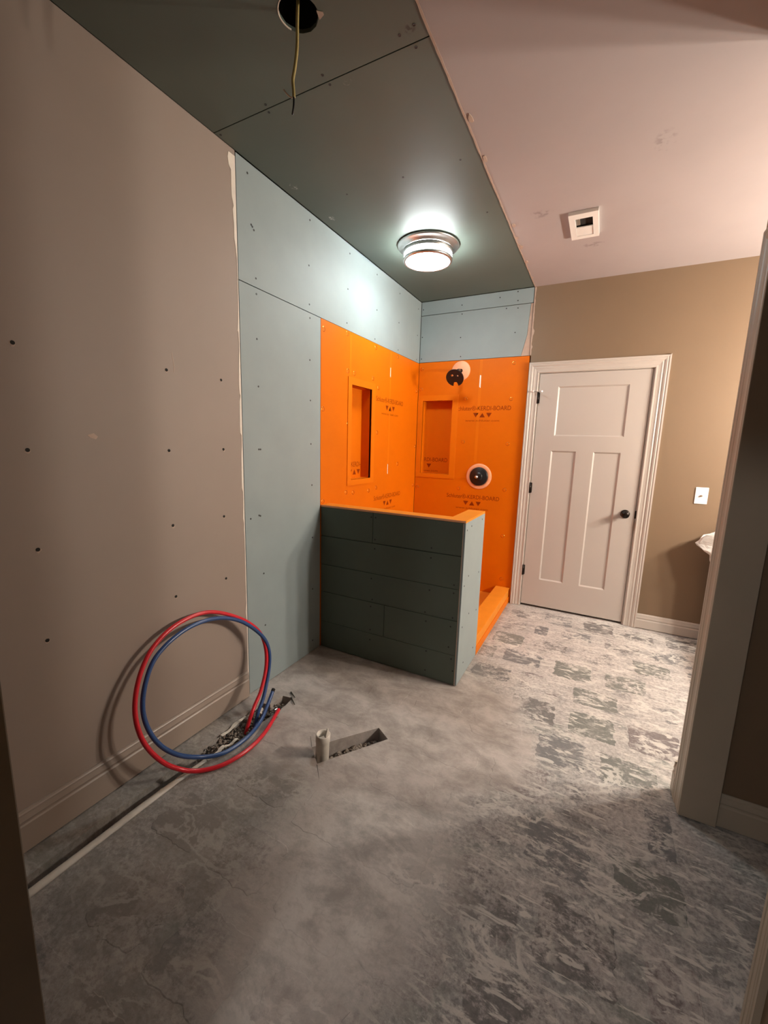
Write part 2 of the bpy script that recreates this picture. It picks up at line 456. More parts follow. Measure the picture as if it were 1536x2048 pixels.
# torn paper at the edge of the tan drywall (widths follow the ragged edge, top to floor)
prof_t = [(2.715, .030), (2.69, .034), (2.66, .030), (2.645, .020), (2.58, .021), (2.54, .020), (2.505, .012), (2.48, .017), (2.42, .013), (2.37, .014), (2.33, .010), (2.28, .004), (2.20, .0035),
          (2.08, .004), (2.00, .006), (1.955, .010), (1.945, .006), (1.90, .005), (1.86, .005), (1.80, .008), (1.74, .010), (1.70, .011), (1.655, .009), (1.645, .004), (1.62, .010), (1.50, .012), (1.46, .011), (1.45, .004), (1.40, .005),
          (1.35, .009), (1.28, .010), (1.18, .011), (1.16, .005), (1.08, .006), (1.02, .009), (.985, .004), (.96, .006), (.90, .004), (.72, .005), (.55, .005), (.50, .009), (.44, .004), (.30, .005), (.16, .006), (.05, .003)]
st = []
for z, wd in prof_t:
    st.append((z+rnd.uniform(-.004, .004), wd*1.25))
MB().slab([(yA-0.006-w_, z_) for z_, w_ in st]+[(yA-0.006, z_) for z_, _ in reversed(st)], [], LW, -0.001, 0.0012).build('torn_paper_edge', M_PAPER, wl)
# screw holes with chipped paint on the tan wall
for (y, z) in [(0.652, 1.703), (0.660, 1.377), (0.658, 1.048), (0.656, 0.725), (1.163, 1.705), (1.443, 1.704), (1.154, 1.374), (1.443, 1.379), (1.153, 1.049), (1.432, 1.049), (1.148, 0.724), (1.431, 0.728)]:
    h = MB().lathe([(0.0070, -0.001), (0.0065, 0.0011), (0.001, 0.0010)], (0, y, z), (1, 0, 0), 9, cap1=True).build('screw_hole', M_DARK, wl)
    c = MB().slab([(y+rnd.uniform(.004, .011)*cos(a), z-.003+rnd.uniform(.004, .011)*sin(a)) for a in [2*pi*k/9 for k in range(9)]], [], LW, -0.0005, 0.0006).build('chipped_paint', M_PAPER2, wl)
MB().slab([(1.19, 1.78), (1.193, 1.78), (1.20, 1.73), (1.199, 1.70), (1.196, 1.70), (1.197, 1.73)], [], LW, -.0005, .0006).build('scratch', M_PAPER2, wl)
MB().slab([(0.84, 1.430), (0.862, 1.437), (0.875, 1.425), (0.868, 1.415), (0.85, 1.42)], [], LW, -.0005, .0005).build('scuff', M_PAPER2, wl)
screws(up_p, 'L', [(1.643, 2.685), (1.678, 2.451), (1.668, 2.462), (1.661, 2.468), (1.685, 2.232), (2.125, 2.693), (2.115, 2.447), (2.119, 2.234), (2.558, 2.68), (2.539, 2.452), (2.532, 2.234), (2.95, 2.433), (2.94, 2.68), (2.929, 2.218), (3.34, 2.67), (3.34, 2.44), (3.34, 2.22), (3.74, 2.66), (3.74, 2.43), (3.74, 2.215)], -0.0006)
screws(lo_p, 'L', [(1.686, 2.159), (1.683, 1.942), (1.687, 1.706), (1.681, 1.379), (1.693, 1.379), (1.682, 1.016), (1.672, 1.02), (1.61, 1.01), (1.699, 0.681), (1.703, 0.368), (1.70, 0.06), (2.124, 2.159), (2.123, 1.918), (2.128, 1.679), (2.133, 1.413), (2.143, 1.152), (2.148, 0.805), (2.15, .45), (2.15, .08)], -0.0006)
screws(orl, 'L', [(2.262, 2.13), (2.54, 2.168), (2.552, 1.922), (2.948, 2.16), (2.639, 1.919), (2.912, 1.924), (3.005, 1.864), (3.34, 2.165), (2.562, 1.563), (2.999, 1.515), (2.259, 1.639), (2.548, 1.067), (3.005, 1.066), (2.88, 1.052), (2.645, 1.057), (2.262, 1.032), (3.785, 1.408), (3.773, 1.029), (3.77, 1.93), (3.40, 1.25), (3.40, .62)], 0.0002, WASH, 'washer')

# niches ---------------------------------------------------------------
def niche(root, u0, v0, u1, v1, mp, fl=0.05, depth=0.088):
    s = -1 if mp is LW else 1
    P = lambda u, v, d: mp(u, v, s*d)            # d>0 goes into the wall
    def quad(name, pts, mat):                    # 4 mm thick wall built outwards of the recess
        return obj(name, pts, [(0, 1, 2, 3), (4, 7, 6, 5), (0, 4, 5, 1), (1, 5, 6, 2), (2, 6, 7, 3), (3, 7, 4, 0)], mat, root)
    t = 0.006
    def bx(a, b_): return [P(a[0], a[1], a[2]), P(b_[0], a[1], a[2]), P(b_[0], b_[1], a[2]), P(a[0], b_[1], a[2]), P(a[0], a[1], b_[2]), P(b_[0], a[1], b_[2]), P(b_[0], b_[1], b_[2]), P(a[0], b_[1], b_[2])]
    bk = quad('niche_back', bx((u0-t, v0-t, depth), (u1+t, v1+t, depth+t)), M_ORANGE)
    quad('niche_side', bx((u0-t, v0-t, 0.0), (u0, v1+t, depth)), M_ORANGE)
    quad('niche_side', bx((u1, v0-t, 0.0), (u1+t, v1+t, depth)), M_ORANGE)
    quad('niche_top', bx((u0, v1, 0.0), (u1, v1+t, depth)), M_ORANGE)
    quad('niche_sill', bx((u0, v0-t, 0.0), (u1, v0, depth)), M_ORANGE3)
    fr = MB().slab(rect(max(u0-fl, 0.003 if mp is BW else -9), v0-fl*.8, u1+fl*1.1, v1+fl), [rect(u0, v0, u1, v1)], mp, s*0.0005, -s*0.0045).build('niche_flange', M_ORANGE3, root)
    return bk
nbl = niche(orl, *NL, LW)
# ---- back wall
wb = MB().box((-0.16, D+0.15, -0.15), (XR+0.2, D+0.16, H+0.16)).build('wall_back', M_STUD)
tag(wb, kind='structure')
xd0, xd1, zd = 1.104, 1.916, 2.045
panel('painted_drywall', [(xE+0.003, 0), (xd0-0.02, 0), (xd0-0.02, zd+0.02), (xd1+0.02, zd+0.02), (xd1+0.02, 0), (XR, 0), (XR, H), (xE+0.003, H)], BW, 0, 0.013, M_BACK, wb)
pst = panel('drywall_panel', rect(0.004, 2.617, xE-0.004, H-0.003), BW, 0.001, 0.013, M_GREEN, wb)
# main strip: cut sliver missing at the right end
pmn = panel('drywall_panel', [(0.004, zS+G+.006), (0.935, zS+G+.006), (0.972, 2.36), (0.985, 2.612), (0.004, 2.612)], BW, 0.001, 0.013, M_GREEN, wb)
panel('raw_paper_patch', [(0.937, zS+G+.006), (xE-.002, zS+G+.006), (xE-.002, 2.612), (0.987, 2.612), (0.974, 2.36)], BW, 0.003, 0.013, M_PAPER2, wb)
NB = (0.056, 1.152, 0.352, 1.842)
orb = panel('foam_board', rect(0.004, 0.004, xE+0.012, zS+0.004), BW, 0.0, 0.013, M_ORANGE, wb, [rect(*NB), circ(0.644, 1.152, 0.075, 24), circ(0.416, 2.101, 0.02, 12)])
tag(orb, label='bright orange shower board with printed lettering on the end wall')
nbb = niche(orb, *NB, BW)
screws(pst, 'B', [(0.391, 2.668), (0.725, 2.689), (0.872, 2.717), (0.877, 2.646), (0.02, 2.669)], -0.0006)
screws(pmn, 'B', [(0.396, 2.592), (0.786, 2.594), (0.882, 2.587), (0.394, 2.393), (0.873, 2.392), (0.404, 2.228), (0.02, 2.426), (0.02, 2.23)], -0.0006)
screws(orb, 'B', [(0.882, 1.842), (0.881, 1.455), (0.885, 1.045), (0.474, 1.463), (0.884, 2.143), (0.474, 1.852), (0.03, 2.135), (0.03, 1.95), (0.457, 1.026), (0.03, 1.40), (0.03, 1.01), (0.90, 0.62), (0.916, 0.212), (0.47, 0.62)], 0.0002, WASH, 'washer')
# ragged drywall edge beside the shower wall
e = []
for k in range(26):
    z = 2.20+k*(H-2.205)/25
    e.append((z, 0.005+rnd.uniform(0, .007)+(0.010 if k in (3, 8, 9) else 0)))
MB().slab([(xE+0.001, z) for z, _ in e]+[(xE+0.003+wd, z) for z, wd in reversed(e)], [], BW, -0.0015, 0.012).build('torn_paper_edge', M_PAPER2, wb)

# ---- ceiling
cl = MB().box((-0.16, Y0, H+0.15), (XR+0.2, D+0.16, H+0.16)).build('ceiling', M_STUD)
tag(cl, kind='structure')
ysm = 1.4493
hole = circ(0.662, 1.207, 0.062, 28, 0.0015)
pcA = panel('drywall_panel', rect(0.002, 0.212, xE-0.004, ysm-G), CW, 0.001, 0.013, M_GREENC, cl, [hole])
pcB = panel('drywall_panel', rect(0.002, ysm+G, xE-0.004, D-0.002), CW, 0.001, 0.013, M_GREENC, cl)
panel('painted_drywall', [(0.0, Y0), (XR, Y0), (XR, D), (xE+0.002, D), (xE+0.002, 0.212), (0, 0.212)], CW, -0.001, 0.013, M_CEIL, cl)
screws(pcA, 'C', [(0.601, 1.418), (0.317, 1.430), (0.916, 1.405), (0.972, 1.394)], -0.0006)
screws(pcB, 'C', [(0.602, 1.463), (0.302, 1.465), (0.948, 1.466), (0.619, 2.068), (0.286, 2.072), (0.638, 2.549), (0.915, 2.063), (0.92, 2.55), (0.02, 1.47)], -0.0006)
# ragged painted paper along the cut in the ceiling
e = []; y = 0.30
while y < D:
    wd = 0.0025+0.003*noise.noise(Vector((y*9, 0, 0)))+rnd.uniform(0, .0025)
    if rnd.random() < 0.07: wd += rnd.uniform(.012, .022)
    e.append((y, max(.001, wd))); y += rnd.uniform(.018, .045)
MB().slab([(xE-0.0005-rnd.uniform(0, .0025), y) for y, _ in e]+[(xE+0.002+wd, y) for y, wd in reversed(e)], [], CW, -0.0025, 0.004).build('torn_paper_edge', M_PAPER2, cl)
for (x, y, r) in [(1.028, 1.84, .016), (1.022, 2.10, .014), (1.03, 2.75, .015), (1.025, 3.05, .017), (1.02, 3.3, .015)]:
    MB().slab([(x+r*.7*cos(a)*rnd.uniform(.6, 1.2), y+r*1.6*sin(a)*rnd.uniform(.6, 1.2)) for a in [2*pi*k/9 for k in range(9)]], [], CW, -0.004, 0).build('paint_flake', M_PAPER2, cl)
# torn notch at the hole and can housing above
MB().slab([(0.720, 1.222), (0.735, 1.234), (0.733, 1.243), (0.712, 1.250)], [], CW, -0.001, 0.002).build('torn_paper', M_PAPER2, pcA)
MB().lathe([(0.075, 0.014), (0.075, 0.125)], (0.662, 1.207, H), (0, 0, 1), 24, cap1=True).build('junction_can', M_DARK, cl, True)
MB().tube([(0.662+.0615*cos(a), 1.207+.0615*sin(a), H+0.002) for a in [radians(150+k*9) for k in range(13)]], 0.0022, 6).build('torn_rim', M_PAPER, pcA)

# ---- floor with trench and drain pit
TR = [(0.100, 0.26), (0.196, 0.26), (0.197, 0.60), (0.199, 0.90), (0.205, 1.13), (0.224, 1.18), (0.229, 1.30), (0.226, 1.42), (0.236, 1.50), (0.238, 1.60), (0.228, 1.665), (0.168, 1.655), (0.160, 1.56), (0.112, 1.545), (0.108, 1.40), (0.118, 1.22), (0.104, 1.12), (0.112, 0.90), (0.104, 0.70), (0.110, 0.50)]
DR = [(0.556, 1.412), (0.640, 1.342), (0.668, 1.385), (0.845, 1.640), (0.768, 1.690), (0.640, 1.525)]
fl = MB()
loops = [rect(-0.15, Y0, XR+0.1, D+0.14), TR, DR]
tris = tessellate_polygon([[Vector((u, v, 0)) for u, v in l] for l in loops])
flat = [p for l in loops for p in l]
fl.add([(u, v, 0) for u, v in flat], [tuple(t) for t in tris])
for l, dep in ((TR, 0.060), (DR, 0.135)):
    n = len(l)
    fl.add([(u, v, 0) for u, v in l]+[(u, v, -dep) for u, v in l], [(i, (i+1) % n, n+(i+1) % n, n+i) for i in range(n)])
    tr = tessellate_polygon([[Vector((u, v, 0)) for u, v in l]])
    fl.add([(u, v, -dep) for u, v in l], [tuple(t) for t in tr])
fl.add([(-.15, Y0, -0.16), (XR+.1, Y0, -0.16), (XR+.1, D+.14, -0.16), (-.15, D+.14, -0.16)], [(0, 1, 2, 3)])
floor = fl.build('floor', M_FLOOR)
tag(floor, kind='structure')

def inside(p, poly, pad=0.0):
    x, y = p; c = False; n = len(poly)
    for i in range(n):
        x0, y0 = poly[i]; x1, y1 = poly[(i+1) % n]
        if (y0 > y) != (y1 > y) and x < (x1-x0)*(y-y0)/(y1-y0)+x0: c = not c
    return c
# worn paving stones, row by row
rs = random.Random(21)
rows = []
row_known = {0: [(1.06, 1.27), (1.335, 1.562), (1.635, 1.86), (1.93, 2.13), (2.20, 2.42), (2.5, 2.74)],
             1: [(1.06, 1.23), (1.296, 1.402), (1.49, 1.704), (1.79, 2.02), (2.09, 2.33), (2.4, 2.62)],
             2: [(1.035, 1.26), (1.33, 1.556), (1.635, 1.885), (1.96, 2.18), (2.26, 2.48)],
             3: [(1.00, 1.11), (1.16, 1.415), (1.49, 1.715), (1.79, 2.02), (2.10, 2.3), (2.38, 2.6)],
             4: [(1.02, 1.266), (1.33, 1.56), (1.62, 1.86), (1.93, 2.15), (2.23, 2.45)]}
for k in range(15):
    yc = 3.61-0.272*k
    if yc < 0.2: break
    if k in row_known: segs = row_known[k]
    else:
        segs = []; x = 0.27+(0.13 if k % 2 else 0)+rs.uniform(-.02, .02)
        if k == 9: x = 0.40
        while x < 2.0:
            wdt = rs.uniform(.215, .265)
            segs.append((x, x+wdt)); x += wdt+rs.uniform(.05, .07)
    rows.append((yc, segs))
for yc, segs in rows:
    for x0, x1 in segs:
        if x1 > 2.02 and yc < 2.1: x1 = 2.02
        if x1-x0 < .07: continue
        if yc > 2.2 and x0 < 1.0: continue
        hd = 0.101+rs.uniform(-.016, .014)
        cx, cy = (x0+x1)/2, yc+rs.uniform(-.012, .012)
        hw = (x1-x0)/2-.004
        pts = []; n = 56
        ph = rs.uniform(0, 99)
        for i in range(n):
            a = 2*pi*i/n
            # super-ellipse outline with worn corners and a nibbled edge
            ca, sa = cos(a), sin(a)
            r = (abs(ca)**11+abs(sa)**11)**(-1/11)
            nz = 1+0.10*noise.noise(Vector((ca*2.2+ph, sa*2.2, 0)))+0.11*noise.noise(Vector((ca*9+ph, sa*9, 3)))+rs.uniform(-.02, .02)
            pts.append((cx+hw*r*ca*nz, cy+hd*r*sa*nz))
        if any(inside(p, TR) or inside(p, DR) for p in pts) or any(inside(p, pts) for p in DR): continue
        if min(p[0] for p in pts) < 0.25: continue
        inn = [(cx+(p[0]-cx)*.965, cy+(p[1]-cy)*.94) for p in pts]
        vs = [(p[0], p[1], -0.001) for p in pts]+[(p[0], p[1], 0.0009) for p in inn]
        fs = [(i, (i+1) % n, n+(i+1) % n, n+i) for i in range(n)]+[tuple(range(n, 2*n))]
        obj('paving_stone', vs, fs, M_STONE, floor)

# ---- right partition with closet opening, alcove, near wall, hallway shell
wr = MB()
wr.box((2.052, Y0, 0), (2.167, 1.050, H))
wr.box((2.052, 1.836, 0), (2.167, 1.960, H))
wr.box((2.052, 1.050, 2.08), (2.167, 1.836, H))
wr.box((2.167, 1.855, 0), (XR, 1.960, H))
wr = wr.build('wall_right', M_BACK); tag(wr, kind='structure')
wa = MB().box((XR, Y0, 0), (XR+0.1, D+0.14, H)).build('wall_alcove', M_BACK); tag(wa, kind='structure')
wn = MB().box((-0.15, 0.092, 0), (0.947, 0.212, H)).box((1.86, 0.092, 0), (2.052, 0.212, H)).box((0.947, 0.092, 2.08), (1.86, 0.212, H)).box((2.167, 0.092, 0), (XR, 0.212, H))
wn = wn.build('wall_near', M_BACK); tag(wn, kind='structure')
wh = MB().box((-0.15, Y0-0.1, -0.1), (XR+.1, Y0, H+.16)).build('wall_hallway', M_TAN); tag(wh, kind='structure')
# closet opening frame (jamb boards + casing on the room side)
tr1 = empty('trim_1', (2.1, 1.834, 0)); tag(tr1, kind='structure')
MB().bbox((2.046, 1.826, 0.006), (2.167, 1.838, 2.08), 0.002).build('jamb_board', M_JAMB, tr1)
MB().bbox((2.046, 1.048, 0.006), (2.167, 1.059, 2.08), 0.002).build('jamb_board', M_JAMB, tr1)
MB().bbox((2.046, 1.059, 2.066), (2.167, 1.826, 2.08), 0.002).build('head_board', M_JAMB, tr1)
RWm = lambda u, v, t: (2.052-t*.62, u, v)
cp = casing_prof(0.086)
sweep_member('casing_leg', (1.836, 0.004), (1.836, 2.075), (1, 0), (1, 1), cp, RWm, M_JAMB, tr1)
sweep_member('casing_leg', (1.052, 0.004), (1.052, 2.075), (-1, 0), (-1, 1), casing_prof(.062), RWm, M_JAMB, tr1)
sweep_member('casing_head', (1.052, 2.075), (1.836, 2.075), (-1, 1), (1, 1), cp, RWm, M_JAMB, tr1)
# camera-side doorway frame
tr2 = empty('trim_2', (0.947, 0.15, 0)); tag(tr2, kind='structure')
MB().bbox((0.947, 0.090, 0.004), (0.965, 0.214, 2.08), 0.002).build('jamb_board', M_STAIN, tr2)
MB().bbox((1.842, 0.090, 0.004), (1.860, 0.214, 2.08), 0.002).build('jamb_board', M_STAIN, tr2)
MB().bbox((0.965, 0.090, 2.062), (1.842, 0.214, 2.08), 0.002).build('head_board', M_STAIN, tr2)
NWm = lambda u, v, t: (u, 0.092-t, v)
sweep_member('casing_leg', (0.952, 0.004), (0.952, 2.07), (-1, 0), (-1, 1), casing_prof(), NWm, M_STAIN, tr2)
sweep_member('casing_leg', (1.855, 0.004), (1.855, 2.07), (1, 0), (1, 1), casing_prof(), NWm, M_STAIN, tr2)
sweep_member('casing_head', (0.952, 2.07), (1.855, 2.07), (-1, 1), (1, 1), casing_prof(), NWm, M_STAIN, tr2)
# baseboards
def baseboard(name, p0, p1, nrm, h, mat, z0=0.006):
    """straight base moulding from p0 to p1 (xy), facing nrm"""
    pr = base_prof(h); vs = []; n = len(pr)
    for p in (p0, p1):
        for u, v in pr: vs.append((p[0]+nrm[0]*v, p[1]+nrm[1]*v, z0+u))
    fs = [(i, (i+1) % n, n+(i+1) % n, n+i) for i in range(n)]+[tuple(range(n)), tuple(range(n, 2*n))]
    o = obj(name, vs, fs, mat); tag(o, kind='structure'); return o
baseboard('baseboard_left', (0, 0.214), (0, 1.555), (1, 0), 0.150, M_BASE)
baseboard('baseboard_back', (2.016, D), (XR, D), (0, -1), 0.118, M_TRIM)
baseboard('baseboard_closet', (2.170, 1.855), (XR, 1.855), (0, -1), 0.135, M_JAMB)
baseboard('baseboard_partition', (2.052, 1.924), (2.052, 1.974), (-1, 0), 0.135, M_JAMB)
baseboard('baseboard_alcove', (2.040, 1.960), (2.9, 1.960), (0, 1), 0.135, M_JAMB)
baseboard('baseboard_right', (2.052, 0.214), (2.052, 0.988), (-1, 0), 0.135, M_JAMB)

# ---- door
d1 = empty('door_1', ((xd0+xd1)/2, D, 0)); tag(d1, kind='structure')
wins = [rect(1.258, 1.532, 1.772, 1.935), rect(1.246, 0.266, 1.440, 1.408), rect(1.568, 0.266, 1.764, 1.408)]
MB().slab(rect(xd0+.003, 0.020, xd1-.003, zd-.003), wins, BW, 0.004, 0.039).build('door_slab', M_DOOR, d1)
for wi in wins:
    (u0, v0), (u1, _), (_, v1), _ = wi
    b_ = 0.011
    mb = MB()
    o_ = [BW(u, v, 0.0045) for u, v in wi]
    i_ = [BW(u, v, 0.0135) for u, v in rect(u0+b_, v0+b_, u1-b_, v1-b_)]
    mb.add(o_+i_, [(0, 1, 5, 4), (1, 2, 6, 5), (2, 3, 7, 6), (3, 0, 4, 7), (4, 5, 6, 7)])
    mb.build('door_panel', M_DOOR, d1)
# jamb returns and dark gap below
jm = MB().box((xd0-.02, D+.002, .002), (xd0, D+.13, zd+.018)).box((xd1, D+.002, .002), (xd1+.02, D+.13, zd+.018)).box((xd0, D+.002, zd), (xd1, D+.13, zd+.018))
jm.build('door_jamb', M_TRIM, d1)
MB().box((xd0, D+.045, .002), (xd1, D+.06, zd)).build('dark_gap', M_DARK, d1)
DBW = lambda u, v, t: (u, D-t, v)
cpd = casing_prof(0.086)
sweep_member('casing_leg', (xd0-.006, 0.002), (xd0-.006, zd+.004), (-1, 0), (-1, 1), casing_prof(.082), DBW, M_TRIM, d1)
sweep_member('casing_leg', (xd1+.008, 0.002), (xd1+.008, zd+.004), (1, 0), (1, 1), casing_prof(.092), DBW, M_TRIM, d1)
sweep_member('casing_head', (xd0-.006, zd+.004), (xd1+.008, zd+.004), (-1, 1), (1.05, 1), casing_prof(.084), DBW, M_TRIM, d1)
for z in (1.845, 1.083, 0.338):
    hg = MB().lathe([(0.0075, -.046), (0.0075, .046)], (xd0+.001, D-.008, z), (0, 0, 1), 12, True, True).build('hinge', M_BRONZE, d1, True)
    MB().bbox((xd0+.004, D-.0005, z-.044), (xd0+.014, D+.004, z+.044), .0005).build('hinge_leaf', M_BRONZE, hg)
    if z > 1.8:
        MB().tube([(xd0-.03, D-.035, z+.052), (xd0+.002, D-.010, z+.050), (xd0+.028, D-.045, z+.048)], .0038, 8).build('hinge_stop', M_NICK, hg)
        MB().lathe([(.0075, 0), (.0075, .010)], (xd0-.034, D-.038, z+.052), (-.7, -.7, 0), 10, True, True).build('rubber_tip', M_WPLAST, hg)
        MB().lathe([(.0075, 0), (.0075, .010)], (xd0+.030, D-.048, z+.048), (.7, -.7, 0), 10, True, True).build('rubber_tip', M_WPLAST, hg)
kn = MB().lathe([(.0105, 0.006), (.0105, .022), (.016, .030), (.026, .040), (.0295, .050), (.027, .060), (.016, .067), (.003, .069)], (1.846, D, .925), (0, -1, 0), 28, cap1=True).build('door_knob', M_BRONZE, d1, True)
MB().lathe([(.034, -.004), (.034, .003), (.029, .008), (.010, .009)], (1.846, D, .925), (0, -1, 0), 28).build('rosette', M_BRONZE, kn, True)
MB().bbox((xd1-.004, D-.001, .895), (xd1+.006, D+.006, .957), .001).build('latch_plate', M_BRONZE, d1)

# =================================================================== SHOWER
yP, hP, xP = 2.2385, 1.000, 0.986
hw = empty('half_wall', (0.5, yP+.05, 0))
tag(hw, 'low L-shaped half wall clad in green board with an orange top, fronting the shower', 'half wall')
MB().box((0.002, yP+.013, 0.002), (xP-.012, yP+.085, hP-.013)).box((0.90, yP+.085, .002), (xP-.012, 2.655, hP-.013)).build('stud_core', M_STUD, hw)
PW = lambda u, v, t: (u, yP+t, v)
prows = [(0.806, hP-.001, [0.002, 0.402, xP-.0005]), (0.607, 0.802, [0.002, xP-.0005]), (0.412, 0.6045, [0.002, xP-.0005]), (0.196, 0.4095, [0.002, 0.50, xP-.0005]), (0.006, 0.194, [0.002, xP-.0005])]
pbs = []
for z0, z1, xs in prows:
    for a, b_ in zip(xs[:-1], xs[1:]):
        jit = rnd.uniform(-.0015, .0015)
        c_ = .0016
        mb = MB().bbox((a+.001, yP+jit, z0), (b_-.001, yP+.0125, z1), c_)
        pbs.append((mb.build('drywall_strip', M_GREEND, hw), jit, z0, z1, a, b_))
for x, z in [(0.952, .428), (.943, .372), (.938, .241), (.797, .177), (.958, .169), (.796, .05), (.787, .37), (.778, .426), (.971, .095), (.39, .97), (.42, .97), (.42, .83), (.80, .83), (.80, .77), (.42, .77), (.40, .57), (.41, .43), (.40, .38), (.80, .57), (.95, .63), (.95, .58), (.40, .22), (.40, .15)]:
    for o, jit, z0, z1, a, b_ in pbs:
        if a <= x <= b_ and z0 <= z <= z1:
            inst(SCREW['B'], 'screw', (x, yP+jit-.0004, z), o)
endb = MB().bbox((xP, yP+.0005, .006), (xP+.0125, 2.668, hP-.001), .0018).build('end_board', M_GREEN, hw)
for y, z in [(2.27, .955), (2.36, .965), (2.60, .97), (2.36, .66), (2.28, .62), (2.60, .62), (2.42, .40), (2.29, .36), (2.6, .36), (2.36, .10), (2.58, .10)]:
    inst(SCREW['L'], 'screw', (xP+.0129, y, z), endb)
MB().bbox((xP-.003, yP-.002, .006), (xP+.0006, yP+.006, hP-.004), .0008).build('corner_edge', M_PAPER2, hw)
cap = MB().slab([(0.002, yP), (xP+.012, yP), (xP+.012, 2.668), (0.888, 2.668), (0.888, yP+.098), (0.002, yP+.098)], [], lambda u, v, t: (u, v, t), hP, hP+.013).build('top_board', M_ORANGE2, hw)
MB().bbox((0.002, yP-.0016, hP+.001), (xP+.010, yP+.0002, hP+.012), .0004).build('raw_edge', M_SEAL, hw)
MB().box((0.002, yP+.085, .15), (0.888, yP+.098, hP)).build('inner_board', M_ORANGE, hw)
MB().box((0.888, yP+.098, .15), (0.90, 2.668, hP)).box((0.888, 2.655, .15), (xP+.012, 2.668, hP)).build('inner_board', M_ORANGE, hw)

cb = empty('shower_curb', (0.93, 3.2, 0)); tag(cb, 'low orange curb along the shower opening, from half wall to end wall', 'curb')
MB().bbox((0.879, 2.672, .002), (0.994, D-.002, .138), .003).build('curb_core', M_ORANGE2, cb)
MB().bbox((0.9945, 2.672, .002), (1.0, D-.004, .060), .002).build('overlap_strip', M_ORANGE3, cb)
MB().bbox((0.874, 2.672, .1385), (0.9995, D-.004, .1415), .001).build('top_membrane', M_ORANGE2, cb)
ty = MB().slab(rect(0.004, yP+.10, 0.876, D-.003), [circ(0.44, 3.05, .05, 20)], lambda u, v, t: (u, v, t), 0.002, 0.060).build('shower_tray', M_ORANGE2)
tag(ty, 'flat orange shower tray inside the curb', 'shower tray')

# ---- printed lettering on the boards
def text_mesh(s, width, height=None):
    cu = bpy.data.curves.new('txt', 'FONT'); cu.body = s; cu.size = 1.0; cu.align_x = 'LEFT'
    o = bpy.data.objects.new('txt', cu); COL.objects.link(o)
    dg = bpy.context.evaluated_depsgraph_get()
    me = bpy.data.meshes.new_from_object(o.evaluated_get(dg))
    vs = [v.co.copy() for v in me.vertices]; fs = [tuple(p.vertices) for p in me.polygons]
    bpy.data.objects.remove(o); bpy.data.curves.remove(cu); bpy.data.meshes.remove(me)
    x0 = min(v.x for v in vs); x1 = max(v.x for v in vs); y0 = min(v.y for v in vs); y1 = max(v.y for v in vs)
    k = width/(x1-x0); ky = (height/(y1-y0)) if height else k
    return [((v.x-x0)*k-width/2, (v.y-(y0+y1)/2)*ky) for v in vs], fs
T1 = text_mesh('Schluter\u00ae-KERDI-BOARD', 0.50, 0.040)
T2 = text_mesh('www.schluter.com', 0.31, 0.017)
def print_block(parent, mp, u, z, off, zoff=(0, 0, 0), crop=None):
    s = -1 if mp is BW else 1
    def put(name, tm, cu, cz):
        vs, fs = tm
        if crop: fs = [f for f in fs if all(crop[0] < cu+vs[i][0] < crop[1] for i in f)]
        if not fs: return
        used = sorted({i for f in fs for i in f}); mpi = {i: k for k, i in enumerate(used)}
        obj(name, [mp(cu+vs[i][0], cz+vs[i][1], off) for i in used], [tuple(mpi[i] for i in f) for f in fs], M_PRINT, parent)
    put('printed_name', T1, u, z)
    tv = []; tf = []
    for k, (dx, sg) in enumerate(((-.060, -1), (0, 1), (.060, -1))):
        n = len(tv); tv += [(dx-.025, -.020*sg), (dx+.025, -.020*sg), (dx, .020*sg)]; tf.append((n, n+1, n+2))
    put('printed_triangles', (tv, tf), u, z-.062)
    put('printed_address', T2, u, z-.110)
print_block(orb, BW, 0.638, 1.768, -0.0004, crop=(.412, 1.0))
print_block(orb, BW, 0.594, 0.957, -0.0004)
print_block(orl, LW, 3.222, 1.783, 0.0004)
print_block(orl, LW, 3.222, 0.978, 0.0004)
print_block(nbb, BW, 0.05, 1.285, 0.0876, crop=(.058, .35))
print_block(nbl, LW, 2.80, 1.262, -0.0876, crop=(2.606, 2.894))
# white chalk/plaster marks on the boards
for o, mp, u, z0, z1, wd, off in [(orl, LW, 3.208, 1.975, 2.055, .009, .0005), (orl, LW, 3.205, 1.165, 1.255, .009, .0005), (orb, BW, .600, 1.945, 2.057, .012, -.0005)]:
    MB().slab([(u-wd/2, z0+.01), (u+wd/2, z0), (u+wd/2*.9, z1-.004), (u-wd/2*.9, z1)], [], mp, 0, off*1.6).build('paint_mark', M_WHITEMARK, o)
# taped centre lines (slightly raised fleece seam)
for o, mp, u, z0, z1 in [(orl, LW, 3.21, 1.26, 2.18), (orb, BW, .600, 1.28, 2.19), (orl, LW, 2.585, 1.90, 2.17)]:
    MB().slab(rect(u-.012, z0, u+.012, z1), [], mp, 0, .0004 if mp is LW else -.0004).build('fleece_seam', M_ORANGE3, o)

# ---- valve and shower arm
va = empty('shower_valve', (0.644, D, 1.152)); tag(va, 'black shower valve guard in a round salmon gasket on the orange end wall', 'valve')
MB().lathe([(.076, -.001), (.112, -.0005), (.118, .003), (.114, .006), (.095, .0065), (.086, .005)], (.644, D, 1.152), (0, -1, 0), 44).build('gasket', M_SEAL, va, True)
MB().lathe([(.004, .030), (.030, .030), (.034, .026), (.040, .022), (.078, .020), (.084, .016), (.086, .002), (.086, -.02)], (.644, D, 1.152), (0, -1, 0), 44, cap0=True).build('guard', M_BLACK, va, True)
MB().lathe([(.016, .024), (.016, .034), (.012, .036), (.010, .046), (.003, .047)], (.628, D, 1.148), (0, -1, 0), 20, cap1=True).build('valve_stem', M_NICK, va, True)

